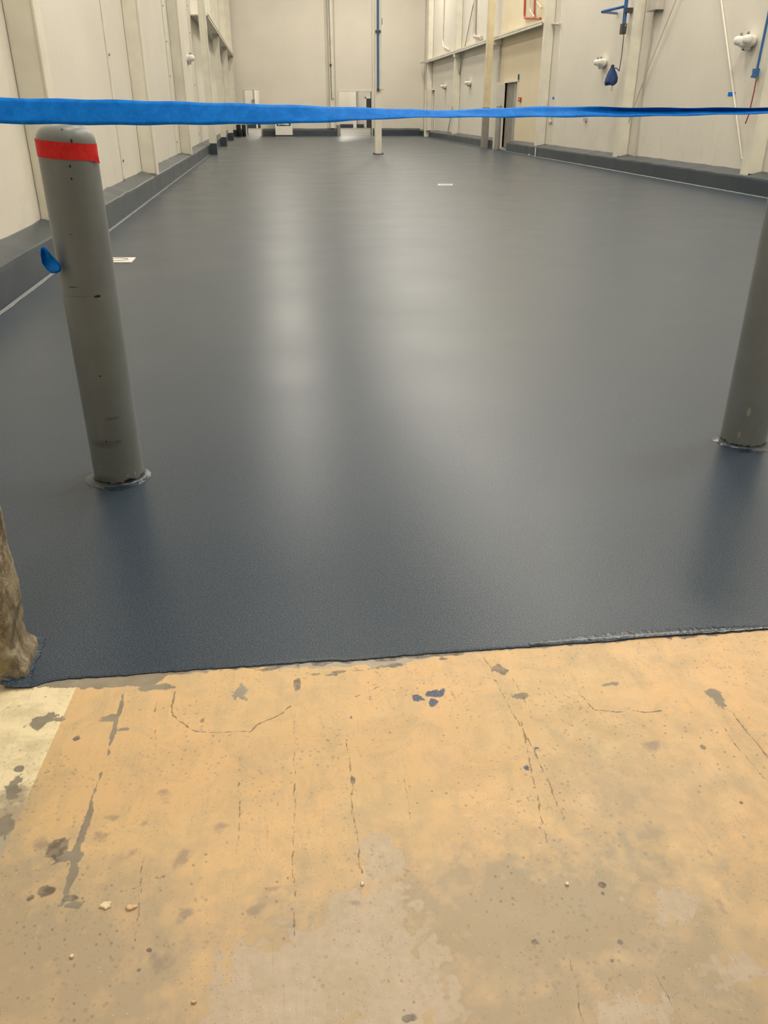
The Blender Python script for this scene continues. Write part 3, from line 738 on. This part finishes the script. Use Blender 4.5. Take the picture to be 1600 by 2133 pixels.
# ---- white cabinet by the back wall and small dark bins
x0, x1 = on_back(573.5, 270, YB-.5).x, on_back(609, 270, YB-.5).x; yc = YB-KD-.32
r = empty('storage_cabinet', ((x0+x1)/2, yc, 0)); tag(r, 'white boxy cabinet with a dark opening standing against the back wall', 'cabinet')
loc(MB().box(x0, x1, yc-.25, yc+.25, .06, .46).box(x0, x0+.08, yc-.25, yc+.25, .46, 1.0).box(x1-.08, x1, yc-.25, yc+.25, .46, 1.0).box(x0, x1, yc-.25, yc+.25, 1.0, 1.08).box(x0+.08, x1-.08, yc+.2, yc+.25, .46, 1.0), 'body', M_white, r)
loc(MB().box(x0+.08, x1-.08, yc-.05, yc+.19, .462, .99), 'inner_bin', M_dark, r)
loc(MB().box(x0+.02, x1-.02, yc-.22, yc+.22, .001, .058), 'plinth', M_dark, r)
loc(MB().tube([(x0+.16, yc-.16, .53), (x0+.3, yc-.2, .56), (x1-.16, yc-.16, .53)], .035, 8), 'rail', M_white, r)
for px, lb, s in ((498, 'dark bin in the far left corner, left of two', .30), (509, 'dark bin in the far left corner, right of two', .26)):
    q = on_back(px, 278, YB-.75); x = q.x
    r = empty('waste_bin', (x, YB-.8, 0)); tag(r, lb, 'bin')
    loc(MB().lathe([(.001, .001), (s*.30, .001), (s*.38, .52), (s*.40, .53), (s*.36, .53), (s*.28, .03), (.001, .03)], (x, YB-.8, 0), 16), 'body', M_dark, r)
q = on_floor(515, 281); pb = MB().box(q.x-.07, q.x+.07, q.y-.07, q.y+.07, .001, 1.02).build('door_post', M_grey, None, .01); tag(pb, 'short dark grey post in front of the narrow back doorway', 'post')

# ---- doorway on the right wall
fr = MB().box(.0, KD+.3, DR1, DR1+.11, .0, DRH+.02, RW).box(KD-.03, KD+.3, DR0-.05, DR0, 0, DRH+.02, RW).box(KD-.03, KD+.3, DR0-.05, DR1+.11, DRH, DRH+.05, RW)
do = struct(fr.build('door_3', M_steel))
MB().box(KD+.058, KD+.06, DR0, DR1, .05, DRH, RW).build('door_leaf', simple('doorway_grey', (.26, .245, .22), .5), do)
MB().box(KD+.045, KD+.057, DR0+.1, DR0+.62, .06, DRH-.02, RW).build('door_leaf', simple('doorway_panel', (.36, .345, .32), .45), do)
MB().box(.02, KD+.3, DR0, DR1, .001, .03, RW).build('threshold', M_grey, do)
u, z = on_right(1081, 160); o = MB().box(KD-.04, KD-.002, DR0-.08, DR0-.02, DRH+.05, DRH+.20, RW).build('door_closer', M_blue, None, .004); tag(o, 'small blue bar above the right wall doorway corner', 'bar')
u, z = on_right(1084.5, 206); o = MB().box(KD-.05, KD-.001, u-.12, u+.12, z-.06, z+.05, RW).build('pull_station', M_red, None, .006); tag(o, 'small red pull box on the wall beside the doorway', 'alarm box')
MB().box(KD-.06, KD-.05, u-.08, u+.0, z-.02, z+.01, RW).build('lever', M_white, o)
# far door
fd = struct(MB().box(KD+.055, KD+.06, FD0, FD1, .05, FDH, RW).build('door_4', M_ltgrey))
MB().box(KD-.03, KD+.06, FD0-.05, FD0, .0, FDH, RW).box(-.02, KD+.06, FD1, FD1+.07, 0, FDH, RW).box(KD-.03, KD+.06, FD0-.05, FD1+.07, FDH, FDH+.05, RW).build('door_frame', M_steel, fd)

# ---- dark posts beside the doorway (grey, standing clear of the kerb)
for (px, py, rad, lb, top) in ((1035, 312, .085, 'round grey post nearest the doorway, with thin conduit above', 1.32),):
    q = on_floor(px, py); r = empty('guard_post', (q.x, q.y, 0)); tag(r, lb, 'post')
    loc(MB().lathe([(rad, .001), (rad, top-.05), (rad*.8, top-.015), (rad*.4, top), (.001, top+.005)], (q.x, q.y, 0), 20), 'pipe', M_grey, r)
    loc(MB().lathe([(rad*1.35, .001), (rad*1.3, .01), (rad, .02)], (q.x, q.y, 0), 20), 'collar', M_dark, r)

# ---- conduits, rods and pipes on the right wall
def rpath(pts, v=KD-.03):
    return [RW(v, *on_right(x, y, v)) for x, y in pts]
def rpipe(name, pts, rad, mat, label, cat='pipe', v=KD-.04, round_=.12, parent=None):
    o = MB().tube(curve_pts(rpath(pts, v), 5, round_), rad, 8).build(name, mat, parent)
    if label: tag(o, label, cat)
    return o
rpipe('wall_conduit', [(926, -40), (922, 85), (924, 97), (936, 103)], .035, M_steel, 'cream conduit curving into the girt near the far door', 'conduit')
rpipe('wall_conduit', [(991, -40), (988, 76), (1003, 78)], .06, M_ltgrey, 'thick grey conduit ending in an elbow above the girt', 'conduit', v=KD-.07)
rpipe('brace_rod', [(996, -40), (933, 273)], .016, M_grey, 'thin diagonal rod crossing behind the far girt', 'rod', v=KD-.05)
rpipe('wall_conduit', [(1043, 90), (1036, 210), (1034, 246)], .022, M_ltgrey, 'thin conduit running down to the grey post by the doorway', 'conduit')
rp = rpipe('red_pipe', [(1095, -40), (1092, 37), (1126, 38)], .03, M_red, 'red sprinkler pipe loop high beside the doorway column', 'pipe')
rpipe('branch', [(1115, -40), (1113, 37)], .027, M_red, None, parent=rp)
rpipe('wall_conduit', [(1103, -40), (1104, 20), (1113, 35)], .028, M_ltgrey, 'grey flexible conduit between the red pipes', 'conduit', v=KD-.08)
o = rpipe('wall_bracket', [(1134, 48), (1166, 50)], .03, M_ltgrey, 'short grey bar sticking out beyond the girt end column', 'bar', v=KD-.06)
o = rpipe('angle_bracket', [(1119, 5), (1128, 16)], .03, M_ltgrey, 'small pale angle bracket above the red pipe loop', 'bracket', v=KD-.1)
rpipe('joint_strip', [(1175, -40), (1158, 225), (1152, 300)], .014, M_steel, 'thin seam strip on right wall between girt end and wall lamp', 'strip', v=KD-.004)
h = rpipe('wall_hook', [(1154, 225), (1151, 240), (1149, 248)], .010, M_grey, 'short cord with a hook hanging by the seam strip', 'cord', v=KD-.03)
u, z = on_right(1150, 254); MB().lathe([(.001, .07), (.04, .04), (.045, -.03), (.001, -.07)], RW(KD-.05, u, z), 12).build('hook_block', M_ltgrey, h)
u, z = on_right(1221, 246); o = MB().box(KD-.06, KD-.001, u-.1, u+.05, z-.06, z+.02, RW).build('wall_bracket', M_ltgrey, None, .006); tag(o, 'tiny pale bracket on the wall just under the barrier tape', 'bracket')
# blue tape dots
for (px, py, lb) in ((1153, 204, 'blue tape square on the wall beside the seam strip'), (1522, 195.5, 'blue tape square near the right wall strap, left of two'), (1530, 195.5, 'blue tape sliver near the right wall strap, right of two')):
    u, z = on_right(px, py); du = .08 if px < 1525 else .025; o = MB().box(KD-.004, KD-.0005, u-du, u+du, z-.03, z+.03, RW).build('tape_patch', M_tape); tag(o, lb, 'tape')
# strap braces and conduits in the nearest bays
sb = rpipe('brace_rod', [(1424, -40), (1347, 150), (1292, 302)], .013, M_steel, 'thin diagonal rod rising right from the second column foot', 'rod', v=KD-.06, round_=.01)
o = rpipe('brace_strap', [(1497, -40), (1527, 185), (1546, 332)], .016, M_wall, 'pale strap leaning down to the nearest right column', 'strap', v=KD-.03, round_=.01)
u, z = on_right(1374, 22); u0, z0 = on_right(1388, 0); u1, _ = on_right(1360, 10)
eb = MB().box(KD-.16, KD-.001, u-.20, u+.25, z, z+.5, RW).build('electrical_box', M_ltgrey, None, .01); tag(eb, 'grey electrical box high on the right wall', 'box')
MB().box(KD-.12, KD-.04, u-.2, u-.08, z-.04, z-.001, RW).build('gland', M_dark, eb)
rpipe('wall_conduit', [(1364, 24), (1337, 195), (1334, 215), (1322, 326)], .019, M_ltgrey, 'thin conduit dropping from the grey electrical box', 'conduit', v=KD-.035, round_=.02)

# ---- twin head emergency lights
def em_light(fn, u, z, label, sgn, size=1.):
    """fn maps (v,u,z): v grows into the wall"""
    v = KD; r = empty('emergency_light', fn(v, u, z)); tag(r, label, 'lamp', 'white emergency lights on the walls'); s = size
    def blob(cu, cz, cv, ru, rz, rv, name, mat, e=.6, parent=None):
        m = MB(); n, k = 24, 12; V = []; F = []
        sp = lambda x: math.copysign(abs(x)**e, x)
        for i in range(k+1):
            ph = -math.pi/2+math.pi*i/k
            for j in range(n):
                th = 2*math.pi*j/n; V.append(fn(cv+rv*sp(math.cos(ph))*sp(math.sin(th)), cu+ru*sp(math.cos(ph))*sp(math.cos(th))*(1-.18*(1-math.sin(ph))/2), cz+rz*sp(math.sin(ph))))
        for i in range(k):
            for j in range(n): F.append((i*n+j, i*n+(j+1) % n, (i+1)*n+(j+1) % n, (i+1)*n+j))
        return loc(m.add(V, F, True), name, mat, r)
    blob(u, z, v-.09*s, .23*s, .085*s, .088*s, 'housing', M_white)
    blob(u+.02, z-.085*s, v-.075*s, .12*s, .05*s, .06*s, 'lower_lens', M_lens, .8)
    for k in (-1, 1):
        blob(u+k*.14*s, z+.02*s, v-.16*s, .095*s, .07*s, .075*s, 'lamp_head', M_white, .8)
        c = Vector(fn(v-.15*s, u+k*.11*s, z+.115*s)); loc(MB().lathe([(.001, -.02), (.022*s, -.02), (.022*s, .018), (.001, .02)], tuple(c), 10), 'swivel_knob', M_grey, r)
    loc(MB().lathe([(.001, -.01), (.016*s, -.01), (.016*s, .01), (.001, .01)], fn(v-.13*s, u, z-.11*s), 10), 'test_button', M_dark, r)
for (px, py, lb) in ((1557, 86, 'white twin-head emergency light nearest the camera on right wall'), (1253, 131, 'white emergency light between right wall seam strip and blue bundle'), (976, 173, 'small emergency light on right wall beyond the yellowed column'), (925, 180, 'furthest emergency light on right wall, next to the far door')):
    u, z = on_right(px, py, KD-.08); em_light(RW, u, z, lb, 1, .95 if px > 1500 else .9)
q = on_left(397, 122, XL+.08); em_light(LWf, q.y, q.z, 'white emergency light on left wall, the only one on that side', -1)

# ---- blue air drop with black box, cable and wrapped bundle beside the second right column
vb = -.06
bp = rpipe('air_pipe', [(1311, -40), (1304, 10), (1300, 49)], .040, M_blue, 'blue pipe with side arm high on the second right column', 'pipe', v=vb)
a = Vector(RW(vb, *on_right(1301, 13, vb))); tip = on_back(1254, 24, a.y-.1); e = Vector(RW(KD-.02, *on_right(1284, 27, KD-.02)))
MB().tube(curve_pts([a, tip, e], 6, .04), .026, 10).build('side_arm', M_blue, bp)
u, z = on_right(1305, 21, vb); MB().box(vb-.02, vb+.16, u-.08, u+.08, z-.04, z+.04, RW).build('clamp', M_dark, bp)
u, z = on_right(1298.5, 59, vb); o = MB().box(vb-.05, vb+.05, u-.06, u+.06, z-.10, z+.085, RW).build('control_box', M_dark, None, .006); tag(o, 'small black box hanging under the blue air pipe', 'box')
MB().box(vb-.0, vb+.052, u-.062, u-.058, z+.03, z+.075, RW).build('label_plate', M_brass, o)
o = MB().tube([RW(vb, *on_right(x, y, vb)) for x, y in ((1300, 67), (1297, 100), (1293, 130), (1290, 146))], .0085, 8).build('hanging_cable', M_black); tag(o, 'thin black cable hanging from the small black box', 'cable')
u, z = on_right(1276, 140, vb); top = Vector(RW(vb, u, z)); u2, z2 = on_right(1271, 175, vb); bot = Vector(RW(vb, u2, z2))
def bundle():
    r = empty('wrapped_bundle', top); tag(r, 'navy cloth-wrapped bundle hanging by the second right column', 'bundle')
    V = []; F = []; n = 20; rows = 12; rr = random.Random(9); ax = bot-top
    for i in range(rows+1):
        t = i/rows; c = top+ax*t+Vector((.02*math.sin(t*3), 0, 0)); R_ = .03+.075*math.sin(min(1, t*1.25)*math.pi/2)-(.02 if i == rows else 0)
        for k in range(n):
            a = 2*math.pi*k/n; q = R_*(1+.18*math.sin(a*5+t*2)+.06*rr.random()); V.append((c.x+q*math.cos(a)*1.1, c.y+q*math.sin(a), c.z-(.03*math.sin(a*3) if i == rows else 0)))
    for i in range(rows):
        for k in range(n): F.append((i*n+k, i*n+(k+1) % n, (i+1)*n+(k+1) % n, (i+1)*n+k))
    m = MB().add(V, F, True); m.add([V[k] for k in range(n)], [tuple(range(n))]); m.add([V[rows*n+k] for k in range(n)], [tuple(range(n))[::-1]])
    loc(m, 'cloth', M_navy, r)
    loc(MB().lathe([(.035, -.03), (.035, .03), (.028, .05), (.001, .055)], tuple(top), 12), 'cap', M_black, r)
    hk = Vector(RW(vb, *on_right(1290, 147, vb)))
    loc(MB().tube(curve_pts([top+Vector((.03, 0, -.03)), (top+hk)/2+Vector((0, 0, .03)), hk], 5, .05), .012, 8), 'strap', M_navy, r)
    e = bot+Vector((.03, 0, .0)); loc(MB().tube(curve_pts([e, e+Vector((.03, 0, -.06)), e+Vector((.0, 0, -.1)), e+Vector((.04, 0, -.12))], 4, .03), .008, 6), 'cord_end', M_ltgrey, r)
bundle()
# ---- blue pipe and red cable at the right edge
vb2 = -.01
bp = rpipe('air_pipe', [(1612, -30), (1600, 35), (1577, 146)], .019, M_blue, 'blue pipe dropping beside the column at right frame edge', 'pipe', v=vb2, round_=.05)
o = MB().add([RW(vb2-.025, *on_right(x, y, vb2)) for x, y in ((1571, 143), (1581, 142), (1577, 163), (1566, 161), (1570, 154))]+[RW(vb2+.02, *on_right(x, y, vb2)) for x, y in ((1571, 143), (1581, 142), (1577, 163), (1566, 161), (1570, 154))],
    [(0, 1, 2, 3, 4), (9, 8, 7, 6, 5), (0, 5, 6, 1), (1, 6, 7, 2), (2, 7, 8, 3), (3, 8, 9, 4), (4, 9, 5, 0)]).build('tape_wrap', M_blue); tag(o, 'blue tape wad at the end of the right edge pipe', 'tape')
o = MB().tube([RW(vb2, *on_right(x, y, vb2)) for x, y in ((1578, 160), (1576, 168))], .02, 8).build('pipe_fitting', M_brass); tag(o, 'small brass fitting above the red cable', 'fitting')
o = MB().tube([RW(vb2, *on_right(x, y, vb2)) for x, y in ((1575, 168), (1571, 190), (1563, 225), (1560, 238), (1553, 257))], .009, 8).build('red_cable', M_redcable); tag(o, 'thin red cable hanging by the column at right frame edge', 'cable')

# ---- small things on the floor
def cover(name, pts, label):
    P = [on_floor(*q) for q in pts]; c = sum(P, Vector())/4; r = empty(name, (c.x, c.y, 0)); tag(r, label, 'cover')
    def ring(f, z): return [((c+(p-c)*f).x, (c+(p-c)*f).y, z) for p in P]
    V = ring(1, .0005)+ring(1, .006)+ring(.93, .0075); F = [(0, 1, 5, 4), (1, 2, 6, 5), (2, 3, 7, 6), (3, 0, 4, 7), (4, 5, 9, 8), (5, 6, 10, 9), (6, 7, 11, 10), (7, 4, 8, 11), (8, 9, 10, 11)]
    loc(MB().add(V, F), 'plate', M_paper, r)
    rx = (P[1]-P[0]).length*.40; n = 28
    loc(MB().tube([(c.x+rx*math.cos(a), c.y+rx*.72*math.sin(a), .0085) for a in [2*math.pi*k/n for k in range(n+1)]], .004, 5, False), 'rim', M_grey, r)
    return r
cover('floor_cover', [(222, 547), (274, 547), (283, 537), (205, 537)], 'white rectangular floor cover beside the left bollard')
cover('floor_cover', [(912, 386), (943, 386), (942, 383), (913, 383)], 'small pale floor cover further out in mid hall')
q = on_floor(1107, 323); o = MB().add([(q.x-.12, q.y-.1, .003), (q.x+.08, q.y-.06, .003), (q.x+.1, q.y+.1, .003), (q.x-.12, q.y-.1, .03), (q.x+.08, q.y-.06, .05), (q.x+.1, q.y+.1, .09)], [(0, 2, 1), (3, 4, 5), (0, 1, 4, 3), (1, 2, 5, 4), (2, 0, 3, 5)]).build('paper_scrap', M_paper); tag(o, 'white paper scrap on the floor below the girt end column', 'paper')
u, _ = on_right(1117, 315, 0); o = MB().box(-.03, -.014, u-.02, u+.02, .001, .24, RW).build('sealant_strip', M_paper); tag(o, 'thin white upright strip on the right kerb face', 'strip')
# paint flakes on the tan floor
M_flake = simple('cream_flake', (.80, .66, .42), .6); M_flake2 = simple('peach_flake', (.72, .48, .28), .6)
def flake(px, py, rx, ry, mat, label, seed):
    q = on_floor(px, py, -.0035); e = (on_floor(px+rx, py, -.0035)-q).length; g_ = (on_floor(px, py+ry, -.0035)-q).length; rr = random.Random(seed); n = 13; V = []
    ks = [.75+.45*rr.random() for _ in range(n)]
    for f, z in ((1, -.0034), (.97, -.0012), (.7, .0002)):
        for k in range(n):
            a = 2*math.pi*k/n; V.append((q.x+e*f*ks[k]*math.cos(a), q.y+g_*f*ks[k]*math.sin(a), z+.0006*rr.random()))
    F = [(i*n+k, i*n+(k+1) % n, (i+1)*n+(k+1) % n, (i+1)*n+k) for i in range(2) for k in range(n)]+[tuple(2*n+k for k in range(n))]
    o = MB().add(V, F).build('paint_flake', mat); 
    if label: tag(o, label, 'paint chip', 'loose chips on the tan floor')
    return o
flake(220, 1887, 12, 8, M_flake, 'cream paint flake on the tan floor, lower left', 1)
flake(273, 1891, 11, 6, M_flake2, 'peach paint flake just right of the cream one', 2)
flake(150, 1993, 5, 4, M_flake, 'tiny cream chip below the cream flake', 3)
flake(405, 2088, 6, 4, M_flake2, 'tiny peach chip near the bottom edge', 4)
flake(755, 1842, 4, 4, M_flake, 'tiny cream chip on the grey ground patch', 5)
flake(1181, 1842, 4, 4, M_flake, 'tiny cream chip right of centre on tan floor', 6)
# coating built up against the left jamb foot
def fillet():
    V = []; F = []; n = 40; rr = random.Random(3)
    for i in range(n+1):
        t = i/n; y = 1.512+.19*t; h = .014+.006*rr.random()+.012*math.exp(-((t-.75)/.2)**2); w_ = .05+.006*rr.random()+.014*math.exp(-(t/.15)**2)
        x = OX0-.030
        for f, z in ((0, h), (.15, h*.7), (.4, h*.3), (1, .0012)): V.append((x+w_*f, y, z))
    for i in range(n):
        for j in range(3): a = i*4+j; F.append((a, a+1, a+5, a+4))
    o = struct(MB().add(V, F, True).build('trim_8', M_epoxy))
fillet()

def wet_edge():
    V = []; F = []; n = 160; rr = random.Random(8)
    for i in range(n+1):
        t = i/n; x = .55+.62*t; y = edge_y(x); w_ = (.012+.016*math.sin(t*math.pi))*(.8+.4*rr.random())
        for f, z in ((.001, .0006), (.2, .0018), (.55, .0022), (1, .0007)): V.append((x, y+.002+w_*f, z+.0008*rr.random()*(f < 1)))
    for i in range(n):
        for j in range(3): a = i*4+j; F.append((a, a+4, a+5, a+1))
    struct(MB().add(V, F, True).build('trim_9', M_wet))
wet_edge()

# ================================================================== LIGHT FIXTURES (above the frame)
def fixture(x, y, z, w_, l_, watt, col, label, group, spread=None):
    r = empty('ceiling_light', (x, y, z)); tag(r, label, 'lamp', group)
    loc(MB().box(x-w_/2-.03, x+w_/2+.03, y-l_/2-.03, y+l_/2+.03, z, z+.09), 'housing', M_white, r, .01)
    loc(MB().box(x-w_/2, x+w_/2, y-l_/2, y+l_/2, z-.015, z-.001), 'diffuser', M_diff, r)
    ld = bpy.data.lights.new('lamp', 'AREA'); ld.shape = 'RECTANGLE'; ld.size = w_; ld.size_y = l_; ld.energy = watt; ld.color = col
    lo = bpy.data.objects.new('lamp', ld); link(lo, r); lo.location = (0, 0, -.03)
    loc(MB().tube([(x, y, z+.09), (x, y, z+.15)], .02, 6), 'hanger', M_grey, r)
for x, ys, k in ((.45, (4.2, 9.6, 20, 25, 30, 35, 40.5), .85), (4.5, (4.2, 9.6, 15.5, 21.5, 27.5, 33.5, 40.5), .7), (6.0, (4.2, 9.6, 15.5, 21.5, 27.5, 33.5, 40.5), 1.25)):
    for y in ys:
        fixture(x, y, HALL_H-.16, .7, 1.3, HALL_W*((k if y > 10 else 1.25)+(.35 if y > 40 else 0)), HALL_C, 'high-bay ceiling light above the hall', 'high-bay lights in rows over the hall')
for x in (-1.2, 1.4):
    for y in (-1.6, .5):
        fixture(x, y, 4.84, .6, 1.2, ROOM_W, ROOM_C, 'ceiling light above the camera side room', 'lights over the near room')
for x in (0, 5.2):
    for y in (YB+8, YB+13, YB+18): fixture(x, y, RH-.16, .6, 1.2, BACKROOM_W, (1, .94, .82), 'ceiling light in the room beyond the back wall', 'lights beyond the back wall')
